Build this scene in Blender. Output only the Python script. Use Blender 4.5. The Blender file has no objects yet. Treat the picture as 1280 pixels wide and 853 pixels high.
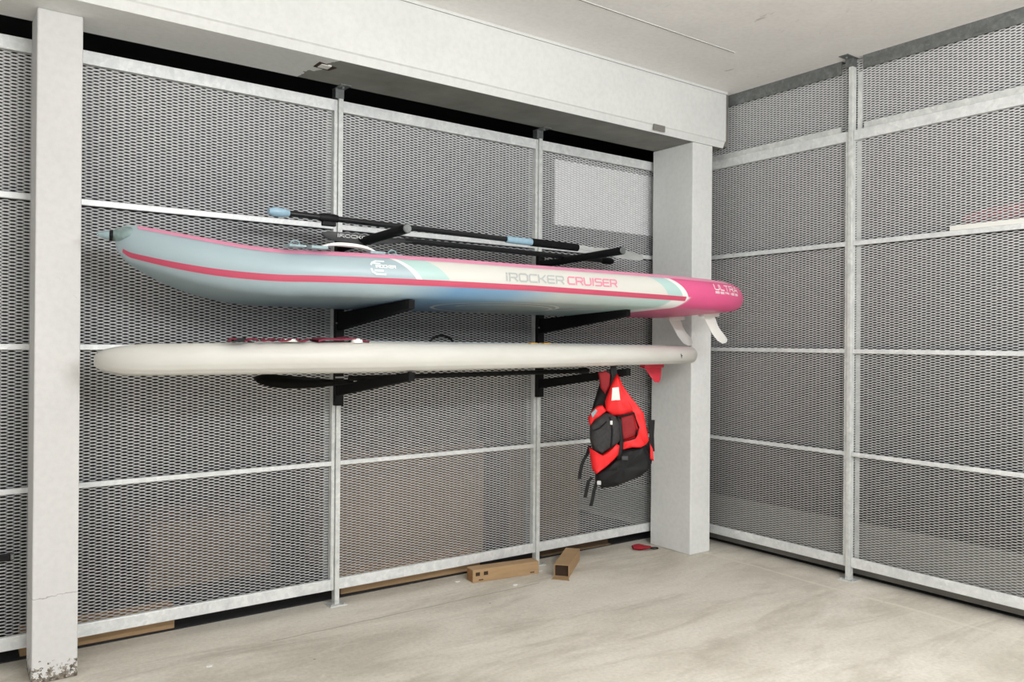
import bpy, bmesh, math, random
import numpy as np
from mathutils import Vector, Matrix, noise

random.seed(7)
SC = bpy.context.scene
COL = SC.collection
rad = math.radians

# ------------------------------------------------------------------ camera
YAW, ROLL, PITCH, FPX = rad(53.779), rad(0.4615), rad(0.1144), 1003.23
CAM_H = 1.305
cd = bpy.data.cameras.new('camera')
cam = bpy.data.objects.new('camera', cd)
COL.objects.link(cam)
fw = Vector((math.cos(YAW) * math.cos(PITCH), math.sin(YAW) * math.cos(PITCH), math.sin(PITCH)))
r0 = Vector((math.sin(YAW), -math.cos(YAW), 0.0))
u0 = r0.cross(fw)
rr = math.cos(ROLL) * r0 + math.sin(ROLL) * u0
uu = -math.sin(ROLL) * r0 + math.cos(ROLL) * u0
M = Matrix((rr, uu, -fw)).transposed().to_4x4()
M.translation = Vector((0, 0, CAM_H))
cam.matrix_world = M
cd.sensor_fit = 'HORIZONTAL'
cd.sensor_width = 36.0
cd.lens = FPX / 1280.0 * 36.0
cd.clip_start = 0.02
cd.clip_end = 60
SC.camera = cam

# ------------------------------------------------------------------ world, lights, exposure
SC.view_settings.view_transform = 'Standard'
SC.view_settings.look = 'None'
SC.view_settings.gamma = 1.0
SC.view_settings.use_curve_mapping = False
SC.view_settings.exposure = 0.42
w = bpy.data.worlds.new('World')
SC.world = w
w.use_nodes = True
w.node_tree.nodes['Background'].inputs[0].default_value = (0.98, 0.985, 1.0, 1)
w.node_tree.nodes['Background'].inputs[1].default_value = 0.48


def area(name, loc, size, power, target=None, color=(1, 0.97, 0.92)):
    l = bpy.data.lights.new(name, 'AREA')
    l.shape = 'RECTANGLE'
    l.size, l.size_y = size
    l.energy = power
    l.color = color
    o = bpy.data.objects.new(name, l)
    COL.objects.link(o)
    o.location = loc
    if target is not None:
        o.rotation_euler = (Vector(target) - Vector(loc)).to_track_quat('-Z', 'Y').to_euler()
    return o


# fluorescent battens under the ceiling of the parking bay, behind and beside the camera
def tube_lamp(loc, power, n=3, length=1.4, color=(0.965, 0.98, 1.0)):
    for k in range(n):
        l = bpy.data.lights.new('batten_light', 'POINT')
        l.energy = power / n
        l.color = color
        l.shadow_soft_size = 0.10
        o = bpy.data.objects.new('batten_light', l)
        COL.objects.link(o)
        o.location = (loc[0] + length * (k / (n - 1) - .5), loc[1], loc[2])


tube_lamp((1.5, -0.5, 2.24), 172)
tube_lamp((-2.4, -1.6, 2.24), 60)
tube_lamp((2.6, -2.6, 2.24), 90)

# ------------------------------------------------------------------ dimensions
YB, XR = 3.768, 4.209           # front face of the rails of the back and right mesh walls
FZ = -0.02                      # floor level
ZS, ZC = 2.575, 2.928           # beam soffit, ceiling
P0, P1, P2, P3 = 0.395, 1.672, 2.949, 4.226
RAILS = [(0.057, 0.111), (0.681, 0.703), (1.260, 1.284), (1.866, 1.892), (2.459, 2.516)]
PR = 2.5325


# ------------------------------------------------------------------ helpers
class MB:
    def __init__(s):
        s.v, s.f = [], []

    def add(s, vs, fs):
        k = len(s.v)
        s.v += [tuple(p) for p in vs]
        s.f += [tuple(i + k for i in f) for f in fs]
        return s

    def box(s, x0, x1, y0, y1, z0, z1):
        return s.add([(x0, y0, z0), (x1, y0, z0), (x1, y1, z0), (x0, y1, z0), (x0, y0, z1), (x1, y0, z1), (x1, y1, z1), (x0, y1, z1)],
                     [(0, 3, 2, 1), (4, 5, 6, 7), (0, 1, 5, 4), (1, 2, 6, 5), (2, 3, 7, 6), (3, 0, 4, 7)])

    def cbox(s, x0, x1, y0, y1, z0, z1, c):
        """box with its edges chamfered by c"""
        bm = bmesh.new()
        bmesh.ops.create_cube(bm, size=1)
        for v in bm.verts:
            v.co = Vector((x0 + (v.co.x + .5) * (x1 - x0), y0 + (v.co.y + .5) * (y1 - y0), z0 + (v.co.z + .5) * (z1 - z0)))
        bmesh.ops.bevel(bm, geom=bm.edges[:], offset=c, segments=2, profile=0.5, affect='EDGES')
        bm.verts.index_update()
        s.add([tuple(v.co) for v in bm.verts], [tuple(v.index for v in f.verts) for f in bm.faces])
        bm.free()
        return s

    def prism(s, poly, x0, x1, axis='X'):
        """polygon (in the two other axes) extruded along an axis"""
        n = len(poly)
        mk = {'X': lambda a, p: (a, p[0], p[1]), 'Y': lambda a, p: (p[0], a, p[1]), 'Z': lambda a, p: (p[0], p[1], a)}[axis]
        vs = [mk(x0, p) for p in poly] + [mk(x1, p) for p in poly]
        fs = [tuple(range(n))[::-1], tuple(range(n, 2 * n))] + [(i, (i + 1) % n, n + (i + 1) % n, n + i) for i in range(n)]
        return s.add(vs, fs)

    def tube(s, pts, rads, n=12, flat=1.0, cap=True):
        """swept round (or flattened) tube through 3D points"""
        pts = [Vector(p) for p in pts]
        if not hasattr(rads, '__len__'):
            rads = [rads] * len(pts)
        k = len(s.v)
        up = Vector((0, 0, 1))
        for i, p in enumerate(pts):
            d = (pts[min(i + 1, len(pts) - 1)] - pts[max(i - 1, 0)]).normalized()
            u = up if abs(d.dot(up)) < 0.95 else Vector((0, 1, 0))
            a = d.cross(u).normalized()
            b = a.cross(d).normalized()
            for j in range(n):
                t = 2 * math.pi * j / n
                s.v.append(tuple(p + rads[i] * (math.cos(t) * a + flat * math.sin(t) * b)))
        for i in range(len(pts) - 1):
            for j in range(n):
                s.f.append((k + i * n + j, k + i * n + (j + 1) % n, k + (i + 1) * n + (j + 1) % n, k + (i + 1) * n + j))
        if cap:
            s.f.append(tuple(k + j for j in range(n))[::-1])
            s.f.append(tuple(k + (len(pts) - 1) * n + j for j in range(n)))
        return s

    def grid(s, rows, closed=False):
        k = len(s.v)
        n = len(rows[0])
        for r in rows:
            s.v += [tuple(p) for p in r]
        for i in range(len(rows) - 1):
            for j in range(n if closed else n - 1):
                j2 = (j + 1) % n
                s.f.append((k + i * n + j, k + i * n + j2, k + (i + 1) * n + j2, k + (i + 1) * n + j))
        return s

    def pillow(s, poly, t, c=0.0, seed=0, wr=0.0):
        """puffy padded panel: polygon in local x,z, front towards -y"""
        n0 = len(poly)
        P = []
        for i in range(n0):       # subdivide the outline
            a, b = poly[i], poly[(i + 1) % n0]
            for k in range(3):
                P.append((a[0] + (b[0] - a[0]) * k / 3, a[1] + (b[1] - a[1]) * k / 3))
        n = len(P)
        cx = sum(p[0] for p in P) / n
        cz = sum(p[1] for p in P) / n
        prof = [(1.0, 0.0), (0.985, .35), (.94, .68), (.84, .9), (.6, 1.0), (.3, 1.0)]
        rows = []
        for sgn in (-1, 1):
            rws = []
            for q, h in prof:
                row = []
                for p in P:
                    x, z = cx + (p[0] - cx) * q, cz + (p[1] - cz) * q
                    y = c + sgn * t * .5 * h
                    if wr and sgn < 0 and h > .5:
                        y += wr * noise.noise(Vector((x * 26 + seed, z * 26, seed)))
                    row.append((x, y, z))
                rws.append(row)
            k = len(s.v)
            s.grid(rws, closed=True)
            s.v.append((cx, c + sgn * t * .5, cz))
            m = len(s.v) - 1
            base = k + (len(prof) - 1) * n
            for j in range(n):
                s.f.append((base + j, base + (j + 1) % n, m))
        return s

    def build(s, name, m, parent=None, smooth=False, loc=None):
        me = bpy.data.meshes.new(name)
        me.from_pydata(s.v, [], s.f)
        bm = bmesh.new()
        bm.from_mesh(me)
        bmesh.ops.remove_doubles(bm, verts=bm.verts[:], dist=1e-5)
        bmesh.ops.recalc_face_normals(bm, faces=bm.faces[:])
        bm.to_mesh(me)
        bm.free()
        o = bpy.data.objects.new(name, me)
        COL.objects.link(o)
        if m is not None:
            me.materials.append(m)
        if smooth:
            for p in me.polygons:
                p.use_smooth = True
            try:
                me.set_sharp_from_angle(angle=rad(40))
            except Exception:
                pass
        if parent is not None:
            o.parent = parent
        if loc is not None:
            o.location = loc
        return o


def tag(o, label=None, cat=None, group=None, kind=None):
    if label: o['label'] = label
    if cat: o['category'] = cat
    if group: o['group'] = group
    if kind: o['kind'] = kind
    return o


def empty(name, loc=(0, 0, 0), rz=0.0):
    o = bpy.data.objects.new(name, None)
    o.empty_display_size = 0.1
    COL.objects.link(o)
    o.location = loc
    o.rotation_euler = (0, 0, rz)
    return o


def share(src, name, parent, loc, rz=0.0):
    o = src.copy()
    o.name = name
    COL.objects.link(o)
    o.parent = parent
    o.location = loc
    o.rotation_euler = (0, 0, rz)
    return o


def srgb(r, g, b):
    f = lambda c: (c / 255 / 12.92) if c / 255 <= .04045 else ((c / 255 + .055) / 1.055) ** 2.4
    return (f(r), f(g), f(b), 1)


# ------------------------------------------------------------------ materials
class NT:
    def __init__(s, name):
        s.m = bpy.data.materials.new(name)
        s.m.use_nodes = True
        s.t = s.m.node_tree
        s.p = s.t.nodes['Principled BSDF']

    def n(s, typ, **k):
        nd = s.t.nodes.new(typ)
        for a, b in k.items():
            if a.startswith('i_'):
                key = a[2:]
                nd.inputs[int(key) if key.isdigit() else key].default_value = b
            else:
                setattr(nd, a, b)
        return nd

    def l(s, a, b):
        s.t.links.new(a, b)

    def coord(s, kind='Object', scale=(1, 1, 1)):
        tc = s.n('ShaderNodeTexCoord')
        mp = s.n('ShaderNodeMapping')
        mp.inputs['Scale'].default_value = scale
        s.l(tc.outputs[kind], mp.inputs['Vector'])
        return mp.outputs[0]

    def noise(s, vec, scale, detail=4, rough=.55, dist=0.0):
        nd = s.n('ShaderNodeTexNoise')
        nd.inputs['Scale'].default_value = scale
        nd.inputs['Detail'].default_value = detail
        nd.inputs['Roughness'].default_value = rough
        nd.inputs['Distortion'].default_value = dist
        s.l(vec, nd.inputs['Vector'])
        return nd.outputs[0]

    def ramp(s, fac, stops, interp='LINEAR'):
        nd = s.n('ShaderNodeValToRGB')
        cr = nd.color_ramp
        cr.interpolation = interp
        while len(cr.elements) < len(stops):
            cr.elements.new(0.5)
        for e, (p, c) in zip(cr.elements, stops):
            e.position = p
            e.color = c if hasattr(c, '__len__') else (c, c, c, 1)
        s.l(fac, nd.inputs[0])
        return nd.outputs[0]

    def mix(s, fac, a, b, mode='MIX'):
        nd = s.n('ShaderNodeMix', data_type='RGBA', blend_type=mode)
        for val, sock in ((fac, 0), (a, 6), (b, 7)):
            if hasattr(val, 'links'):
                s.l(val, nd.inputs[sock])
            else:
                nd.inputs[sock].default_value = val
        return nd.outputs[2]

    def math(s, op, a, b=None, clamp=False):
        nd = s.n('ShaderNodeMath', operation=op, use_clamp=clamp)
        for i, val in ((0, a), (1, b)):
            if val is None: continue
            if hasattr(val, 'links'):
                s.l(val, nd.inputs[i])
            else:
                nd.inputs[i].default_value = val
        return nd.outputs[0]

    def bump(s, h, strength=.3, dist=.01):
        nd = s.n('ShaderNodeBump')
        nd.inputs['Strength'].default_value = strength
        nd.inputs['Distance'].default_value = dist
        s.l(h, nd.inputs['Height'])
        s.l(nd.outputs[0], s.p.inputs['Normal'])

    def set(s, color=None, rough=.6, metal=0.0, spec=.5):
        if color is not None:
            if hasattr(color, 'links'):
                s.l(color, s.p.inputs['Base Color'])
            else:
                s.p.inputs['Base Color'].default_value = color
        if hasattr(rough, 'links'):
            s.l(rough, s.p.inputs['Roughness'])
        else:
            s.p.inputs['Roughness'].default_value = rough
        s.p.inputs['Metallic'].default_value = metal
        s.p.inputs['Specular IOR Level'].default_value = spec
        return s.m


def simple(name, col, rough=.6, metal=0, var=.12, scale=14, bump=.0, spec=.5, stretch=(1, 1, 1)):
    t = NT(name)
    v = t.coord('Object', stretch)
    nz = t.noise(v, scale, 4)
    a = tuple(c * (1 - var) for c in col[:3]) + (1,)
    b = tuple(min(1, c * (1 + var)) for c in col[:3]) + (1,)
    c = t.ramp(nz, [(.3, a), (.7, b)])
    if bump:
        t.bump(t.noise(v, scale * 6, 3), bump, .004)
    return t.set(c, rough, metal, spec)


def galv(name, lo, hi, metal=.35, rough=.42):
    t = NT(name)
    v = t.coord('Object')
    mid = tuple((a + b) / 2 for a, b in zip(lo[:3], hi[:3])) + (1,)
    vo = t.n('ShaderNodeTexVoronoi')
    vo.inputs['Scale'].default_value = 60
    t.l(v, vo.inputs['Vector'])
    c1 = t.ramp(vo.outputs['Color'], [(.1, mid), (.9, hi)])
    nz = t.noise(v, 7, 6, .68, 1.6)
    c = t.mix(t.ramp(nz, [(.30, .9), (.46, .35), (.60, 0.0)]), c1, lo)
    c = t.mix(t.ramp(t.noise(v, 23, 5, .7, 2.0), [(.60, 0.0), (.70, .5)]), c, tuple(min(1, h * 1.1) for h in hi[:3]) + (1,))
    ro = t.ramp(nz, [(.3, rough - .1), (.7, rough + .12)])
    return t.set(c, ro, metal)


M_RAIL = galv('galvanised_steel', srgb(204, 207, 207), srgb(238, 240, 238), .18)
M_POST = galv('galvanised_post', srgb(192, 195, 193), srgb(230, 232, 228), .18)
M_MESH = simple('expanded_metal', srgb(224, 225, 225), .5, .12, .08, 30)
M_BRACK = galv('dull_and_shade_steel', srgb(96, 100, 100), srgb(140, 144, 142), .5)  # dull brackets, and painted shade on back uprights and ceiling angle
M_BLACK = simple('black_powder_coat', (.004, .004, .0045, 1), .55, 0, .2, 40, .05, .3)
M_FOAM = simple('black_foam', (.0045, .0045, .005, 1), .8, 0, .2, 60, .2, .25)
M_DARKROOM = simple('storage_dark_tone', (.02, .02, .021, 1), .9, 0, .2, 3)  # near black, painted so the space behind the mesh reads unlit
M_CARDT = simple('tan_cardboard', srgb(134, 111, 84), .9, 0, .1, 9)
M_CARDDK = simple('darker_cardboard', srgb(112, 92, 68), .9, 0, .12, 9)  # darker brown than the cartons at the front
M_CARD = simple('cardboard', srgb(172, 143, 108), .85, 0, .1, 9, .1, .2, (1, 1, 6))
M_CARDD = simple('cardboard_edge', srgb(150, 112, 72), .9, 0, .15, 60)
M_CARDI = simple('hollow_shade', srgb(58, 42, 28), .9, 0, .15, 20)  # dark brown, painted as the shade inside holes and the open tube
M_WHITEP = simple('white_plastic', srgb(228, 228, 222), .4, 0, .03, 8)
M_GREYP = simple('pale_blue_grey_webbing', srgb(150, 172, 176), .7, 0, .1, 60, .1)
M_RED = simple('red_nylon', srgb(232, 26, 30), .55, 0, .08, 20, .12)
M_REDD = simple('dark_red_lining', srgb(140, 14, 22), .7, 0, .15, 20, .1)
M_BNYL = simple('black_nylon', (.0055, .0055, .006, 1), .6, 0, .25, 30, .15, .3)
M_BMESH = simple('charcoal_pocket_mesh', (.028, .026, .026, 1), .7, 0, .3, 90, .3)
M_LABEL = simple('woven_white_label', srgb(226, 230, 224), .7, 0, .04, 40)
M_MAROON = simple('maroon_webbing', srgb(112, 30, 52), .7, 0, .2, 50, .15)
M_CARBON = simple('black_carbon_shaft', (.008, .008, .009, 1), .28, 0, .2, 60)
M_BLADE = simple('grey_blade_plastic', srgb(196, 198, 196), .35, .1, .08, 14)
M_BLADEK = simple('dark_grey_blade_plastic', srgb(60, 62, 62), .4, 0, .12, 14)
M_ICE = simple('pale_blue_plastic', srgb(160, 192, 210), .25, 0, .08, 25)
M_SCREEN = simple('white_foam_sheet', srgb(250, 250, 250), .8, 0, .03, 5)
M_CHROME = simple('bright_zinc', srgb(205, 206, 205), .3, .7, .05, 20)
M_CHIP = simple('white_paint_flake', srgb(232, 230, 224), .8, 0, .05, 20)
M_FINW = simple('white_fin_plastic', srgb(232, 232, 226), .35, 0, .03, 10)
M_FINR = simple('translucent_red_fin', srgb(226, 62, 78), .35, 0, .08, 10)
M_MINTLET = simple('pale_print', srgb(226, 236, 236), .5, 0, .02, 10)
M_WHITELET = simple('white_print', srgb(244, 244, 240), .5, 0, .02, 10)
M_GREYLET = simple('grey_print', srgb(176, 180, 178), .5, 0, .02, 10)
M_PINKLET = simple('pink_print', srgb(226, 136, 160), .5, 0, .02, 10)
M_STRIPE = simple('rose_red_stripe', srgb(196, 78, 104), .45, 0, .05, 6)
M_SEAM = simple('pink_seam_tape', srgb(228, 150, 178), .45, 0, .04, 6)
M_DECK = simple('grey_deck_foam', srgb(190, 204, 206), .8, 0, .06, 20, .15)


def concrete_floor():
    t = NT('worn_concrete_floor')
    v = t.coord('Object')
    vs = t.coord('Object', (1, 2.2, 1))
    base = t.ramp(t.noise(vs, 1.1, 6, .6, .6), [(.28, srgb(194, 187, 173)), (.5, srgb(221, 215, 202)), (.72, srgb(236, 231, 220))])
    fine = t.ramp(t.noise(v, 55, 5, .65), [(.3, (.86, .86, .86, 1)), (.7, (1.04, 1.04, 1.04, 1))])
    c = t.mix(1.0, base, fine, 'MULTIPLY')
    pale = t.ramp(t.noise(vs, 2.3, 7, .7, 1.5), [(.58, 0.0), (.70, .7)])
    c = t.mix(pale, c, srgb(226, 220, 206))
    stain = t.ramp(t.noise(t.coord('Object', (.5, 2, 1)), 1.7, 6, .7, 1.0), [(.50, 0.0), (.72, .5)])
    c = t.mix(stain, c, srgb(150, 139, 120))
    vo = t.n('ShaderNodeTexVoronoi')
    vo.inputs['Scale'].default_value = 4.6
    t.l(v, vo.inputs['Vector'])
    c = t.mix(t.ramp(vo.outputs['Distance'], [(.018, .75), (.03, 0.0)]), c, srgb(112, 102, 88))
    # saw-cut joint in front of the back wall
    sx = t.n('ShaderNodeSeparateXYZ')
    t.l(v, sx.inputs[0])
    wob = t.math('MULTIPLY', t.noise(v, 3, 3), .05)
    d = t.math('ABSOLUTE', t.math('SUBTRACT', t.math('ADD', sx.outputs[1], wob), 3.50))
    line = t.math('LESS_THAN', d, .0035)
    gate = t.math('MULTIPLY', t.math('GREATER_THAN', sx.outputs[0], 1.25), t.math('LESS_THAN', sx.outputs[0], 2.75))
    line = t.math('MULTIPLY', t.math('MULTIPLY', line, gate), .55)
    c = t.mix(line, c, srgb(120, 110, 94))
    # pale mortar line along the right wall
    d2 = t.math('ABSOLUTE', t.math('SUBTRACT', t.math('ADD', sx.outputs[0], t.math('MULTIPLY', t.noise(v, 2.2, 4), .05)), 4.035))
    l2 = t.math('MULTIPLY', t.ramp(d2, [(.006, 1.0), (.02, 0.0)]), .55)
    c = t.mix(l2, c, srgb(228, 222, 208))
    t.bump(t.noise(v, 70, 6, .7), .25, .004)
    return t.set(c, .72, 0, .35)


def painted(name, col, dirt=.10, soffit=False, base=False, scuffs=False):
    t = NT(name)
    v = t.coord('Object')
    a = tuple(k * (1 - dirt) for k in col[:3]) + (1,)
    c = t.ramp(t.noise(v, 2.2, 6, .62, .4), [(.3, a), (.65, col)])
    fine = t.ramp(t.noise(v, 40, 4), [(.35, (.95, .95, .95, 1)), (.6, (1, 1, 1, 1))])
    c = t.mix(1.0, c, fine, 'MULTIPLY')
    sx = t.n('ShaderNodeSeparateXYZ')
    t.l(v, sx.inputs[0])
    if soffit:                     # unpainted concrete where the paint stops on the beam's underside
        ge = t.n('ShaderNodeNewGeometry')
        nz = t.n('ShaderNodeSeparateXYZ')
        t.l(ge.outputs['Normal'], nz.inputs[0])
        down = t.math('LESS_THAN', nz.outputs[2], -.9)
        edge = t.math('ADD', sx.outputs[0], t.math('MULTIPLY', t.noise(t.coord('Object', (1, 1, 1)), 9, 3), .12))
        edge = t.math('ADD', edge, t.math('MULTIPLY', sx.outputs[1], .25))
        raw = t.math('MULTIPLY', down, t.math('GREATER_THAN', edge, 2.42))
        rawc = t.ramp(t.noise(v, 5, 5, .6), [(.3, srgb(122, 122, 116)), (.7, srgb(146, 145, 138))])
        c = t.mix(raw, c, rawc)
    if base:                       # chipped paint at the foot, a hairline crack and a few scuffs
        nz = t.noise(v, 46, 4, .7)
        lim = t.math('ADD', t.math('MULTIPLY', nz, -.30), .175)
        chip = t.math('LESS_THAN', sx.outputs[2], lim)
        cc = t.ramp(t.noise(v, 60, 3), [(.4, srgb(88, 80, 70)), (.6, srgb(150, 142, 130))])
        c = t.mix(chip, c, cc)
        cr = t.math('ADD', sx.outputs[2], t.math('MULTIPLY', t.noise(v, 14, 4), .05))
        cr = t.math('LESS_THAN', t.math('ABSOLUTE', t.math('SUBTRACT', cr, .335)), .0013)
        c = t.mix(t.math('MULTIPLY', cr, .55), c, srgb(120, 112, 104))
        sc = t.ramp(t.noise(v, 7.5, 6, .72, .8), [(.69, 0.0), (.74, .5)])
        c = t.mix(sc, c, srgb(150, 138, 124))
    if scuffs:
        sc = t.ramp(t.noise(t.coord('Object', (2.4, 1, 1)), 3.1, 6, .72, .5), [(.645, 0.0), (.70, .42)])
        c = t.mix(sc, c, srgb(128, 122, 116))
    t.bump(t.noise(v, 90, 4, .6), .12, .003)
    return t.set(c, .7, 0, .3)


M_FLOOR = concrete_floor()
M_CEIL = painted('painted_ceiling', srgb(246, 243, 240), .07, scuffs=True)
M_BEAM = painted('painted_beam', srgb(230, 231, 228), .06, soffit=True)
M_COLM = painted('painted_column', srgb(216, 215, 213), .06, base=True)
M_GREYC = painted('grey_concrete', srgb(132, 130, 124), .12)

# ------------------------------------------------------------------ the shell
fl = MB().box(-5.0, 7.0, -5.0, 6.4, FZ - .12, FZ).build('floor', M_FLOOR)
tag(fl, 'worn pale concrete garage floor', 'floor', kind='structure')
ce = MB().box(-5.0, 7.0, -5.0, 6.4, ZC, ZC + .15).build('ceiling', M_CEIL)
tag(ce, 'pale painted concrete ceiling above the mesh walls', 'ceiling', kind='structure')
MB().prism([(2.866, ZC), (2.879, ZC), (2.876, ZC - .003), (2.869, ZC - .003)], -5, 3.62, 'X').build('seam', M_BEAM, ce)
MB().prism([(3.355, ZC), (3.372, ZC), (3.372, ZC - .012), (3.362, ZC - .012)], -5, 4.17, 'X').build('seam', M_BEAM, ce)

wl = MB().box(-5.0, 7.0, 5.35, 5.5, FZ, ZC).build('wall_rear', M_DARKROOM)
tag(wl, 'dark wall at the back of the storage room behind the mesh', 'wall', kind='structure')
wl = MB().box(-3.2, -3.0, YB + .05, 5.35, FZ, ZC).build('wall_left', M_DARKROOM)  # added wall, keeps world light out of the storage room
tag(wl, 'dark side wall added on the left to keep outside light out of the storage room', 'wall', kind='structure')
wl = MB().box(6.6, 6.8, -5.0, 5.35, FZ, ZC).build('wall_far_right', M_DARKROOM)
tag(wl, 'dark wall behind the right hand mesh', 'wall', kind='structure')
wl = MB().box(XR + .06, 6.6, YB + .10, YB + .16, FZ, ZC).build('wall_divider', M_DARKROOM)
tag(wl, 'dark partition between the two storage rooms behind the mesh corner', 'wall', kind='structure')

cs = MB().box(-3.0, 6.6, YB + .04, 5.35, ZC - .05, ZC - .001).box(XR + .09, 6.6, -5.0, YB + .04, ZC - .05, ZC - .001).build('ceiling_dark_slab', M_DARKROOM)  # added slab, so the gap above the top rail reads black
tag(cs, 'added dark slab under the ceiling of the storage rooms', 'ceiling', kind='structure')
mt_ = MB().box(-3.0, 4.2, 3.862, 5.34, FZ, FZ + .006).build('shade_mat', M_DARKROOM)  # added near-black sheet, so the storage floor reads unlit
tag(mt_, 'added black mat darkening the storage floor behind the back mesh', 'mat')
mt_ = MB().box(XR + .11, 6.59, -4.9, 3.86, FZ, FZ + .006).build('shade_mat', M_DARKROOM)  # the same added dark sheet for the right storage room
tag(mt_, 'added black mat darkening the floor behind the right hand mesh wall', 'mat')
# beam with chamfered lower edge
bprof = [(3.368, ZC), (3.368, ZS + .042), (3.376, ZS + .036), (3.392, ZS), (3.724, ZS), (3.724, ZC)]
bm_ = MB().prism(bprof, -5.0, 4.165, 'X').build('beam', M_BEAM)
tag(bm_, 'white painted concrete beam running above the back mesh wall', 'beam', kind='structure')
MB().prism([(3.388, ZC), (3.388, ZS + .012), (3.724, ZS + .012), (3.724, ZC)], 4.165, 4.212, 'X').build('beam_end', M_GREYC, bm_)  # end block is a darker grey than the beam
# little broken-out hole with a scrap of metal in the soffit
MB().cbox(1.455, 1.505, 3.475, 3.525, ZS - .006, ZS + .004, .002).build('patch', M_CHIP, bm_)
MB().prism([(1.44, 3.46), (1.535, 3.49), (1.52, 3.545), (1.44, 3.535)], ZS - .003, ZS + .003, 'Z').build('chipped_hollow', M_CARDI, bm_)
MB().cbox(3.50, 3.60, 3.366, 3.372, ZS + .008, ZS + .045, .002).build('patch', M_GREYC, bm_)

c1 = MB().cbox(.3395, .4965, 3.550, 3.735, FZ, ZS, .006).build('column', M_COLM)
tag(c1, 'white concrete column with chipped foot at the left edge', 'column', kind='structure')
c2 = MB().cbox(3.880, 4.066, 3.392, 3.735, FZ, ZS, .006).build('column', M_BEAM)
tag(c2, 'white concrete column in the corner under the beam end', 'column', kind='structure')


# ------------------------------------------------------------------ expanded metal mesh walls
def expanded_mesh(name, W, H, L=.049, S=.0139, wd=.0060, tilt=40):
    hx, hz = L / 2, S / 2
    b = .0052
    nx, nz = int(W / hx) + 1, int(H / hz)
    cz, cy = math.cos(rad(tilt)) * wd / 2, math.sin(rad(tilt)) * wd / 2
    amp = hz / 2 - cz * .5
    xs, zo = [], []
    for i in range(nx + 1):
        sg = 1 if i % 2 else -1
        for dx in (-b, b):
            xs.append(min(max(i * hx + dx, 0), W))
            zo.append(sg)
    xs, zo = np.array(xs), np.array(zo)
    n = len(xs)
    V, F = [], []
    base = 0
    idx = np.arange(n - 1)
    for k in range(nz):
        zc = (k + .5) * hz
        z = zc + zo * (1 if k % 2 else -1) * amp
        lo = np.stack([xs, np.full(n, cy), z - cz], -1)
        hi = np.stack([xs, np.full(n, -cy), z + cz], -1)
        V.append(lo)
        V.append(hi)
        F.append(np.stack([base + idx, base + idx + 1, base + n + idx + 1, base + n + idx], -1))
        base += 2 * n
    V = np.concatenate(V).astype(np.float32)
    F = np.concatenate(F).astype(np.int32)
    me = bpy.data.meshes.new(name)
    me.vertices.add(len(V))
    me.vertices.foreach_set('co', V.ravel())
    me.loops.add(F.size)
    me.loops.foreach_set('vertex_index', F.ravel())
    me.polygons.add(len(F))
    me.polygons.foreach_set('loop_start', np.arange(0, F.size, 4, dtype=np.int32))
    me.polygons.foreach_set('loop_total', np.full(len(F), 4, dtype=np.int32))
    me.update(calc_edges=True)
    me.materials.append(M_MESH)
    return me


CW = 1.277 - .030
ME_CELL = expanded_mesh('mesh_panel', CW, .595)
ME_TOP = expanded_mesh('mesh_panel', CW, ZC - 2.512)


def mesh_at(me, parent, loc, rz=0.0):
    o = bpy.data.objects.new('mesh_panel', me)
    COL.objects.link(o)
    o.parent = parent
    o.location = loc
    o.rotation_euler = (0, 0, rz)
    return o


def post(parent, x, y, ztop, rz, bracket=True):
    """channel post in local space: front towards -y, origin on the floor at its front face"""
    p = MB()
    p.cbox(-.005, .020, -.006, .034, FZ + .006, ztop, .002)
    o = p.build('post', M_POST, parent)
    o.location = (x, y, 0)
    o.rotation_euler = (0, 0, rz)
    fl_ = MB().cbox(-.025, -.0075, .003, .034, .057, 2.516, .0015).build('frame_flange', M_POST, o)
    MB().cbox(-.037, .053, -.03, .06, FZ, FZ + .006, .0015).build('base_plate', M_POST, o)
    MB().tube([(-.025, -.016, FZ + .006), (-.025, -.016, FZ + .014)], .007, 6).build('bolt', M_CHROME, o)
    MB().tube([(.041, -.016, FZ + .006), (.041, -.016, FZ + .014)], .007, 6).build('bolt', M_CHROME, o)
    if bracket:
        b = MB().cbox(-.024, .022, -.008, .036, ztop - .004, ztop + .045, .002)
        b.box(-.024, .03, -.075, .036, ztop + .045, ztop + .049)
        b.tube([(0, -.04, ztop + .045), (0, -.04, ztop + .036)], .008, 6)
        b.build('top_bracket', M_BRACK, o)
    for zz in (.25, .95, 1.55, 2.2):
        MB().tube([(-.016, .004, zz), (-.016, 0, zz)], .0045, 8).build('rivet', M_CHROME, o)
    return o


wb = tag(empty('wall_back', (0, 0, 0)), 'long back wall of galvanised expanded metal panels behind the boards', 'wall', kind='structure')
bays = [P0 - 1.277, P0, P1, P2]
for bx in bays:
    for z0, z1 in RAILS:
        x0, x1 = bx + .0225, bx + 1.277 - .0225
        m = MB().cbox(x0, x1, YB, YB + .022, z0, z1, .0025)
        m.build('rail', M_RAIL, wb)
    for k in range(4):
        mesh_at(ME_CELL, wb, (bx + .015, YB + .030, RAILS[k][1] - .012))
    for xx in (bx - .006, bx + 1.277 - .052):
        MB().cbox(xx, xx + .026, YB + .036, YB + .042, .06, 2.5, .001).build('frame_upright', M_BRACK, wb)  # darker steel, painted for the shade behind the mesh
    for z0, z1 in (RAILS[0], RAILS[4]):
        pass
for x in (P0, P1, P2):
    post(wb, x, YB - .004, ZS - .049, 0)

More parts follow.
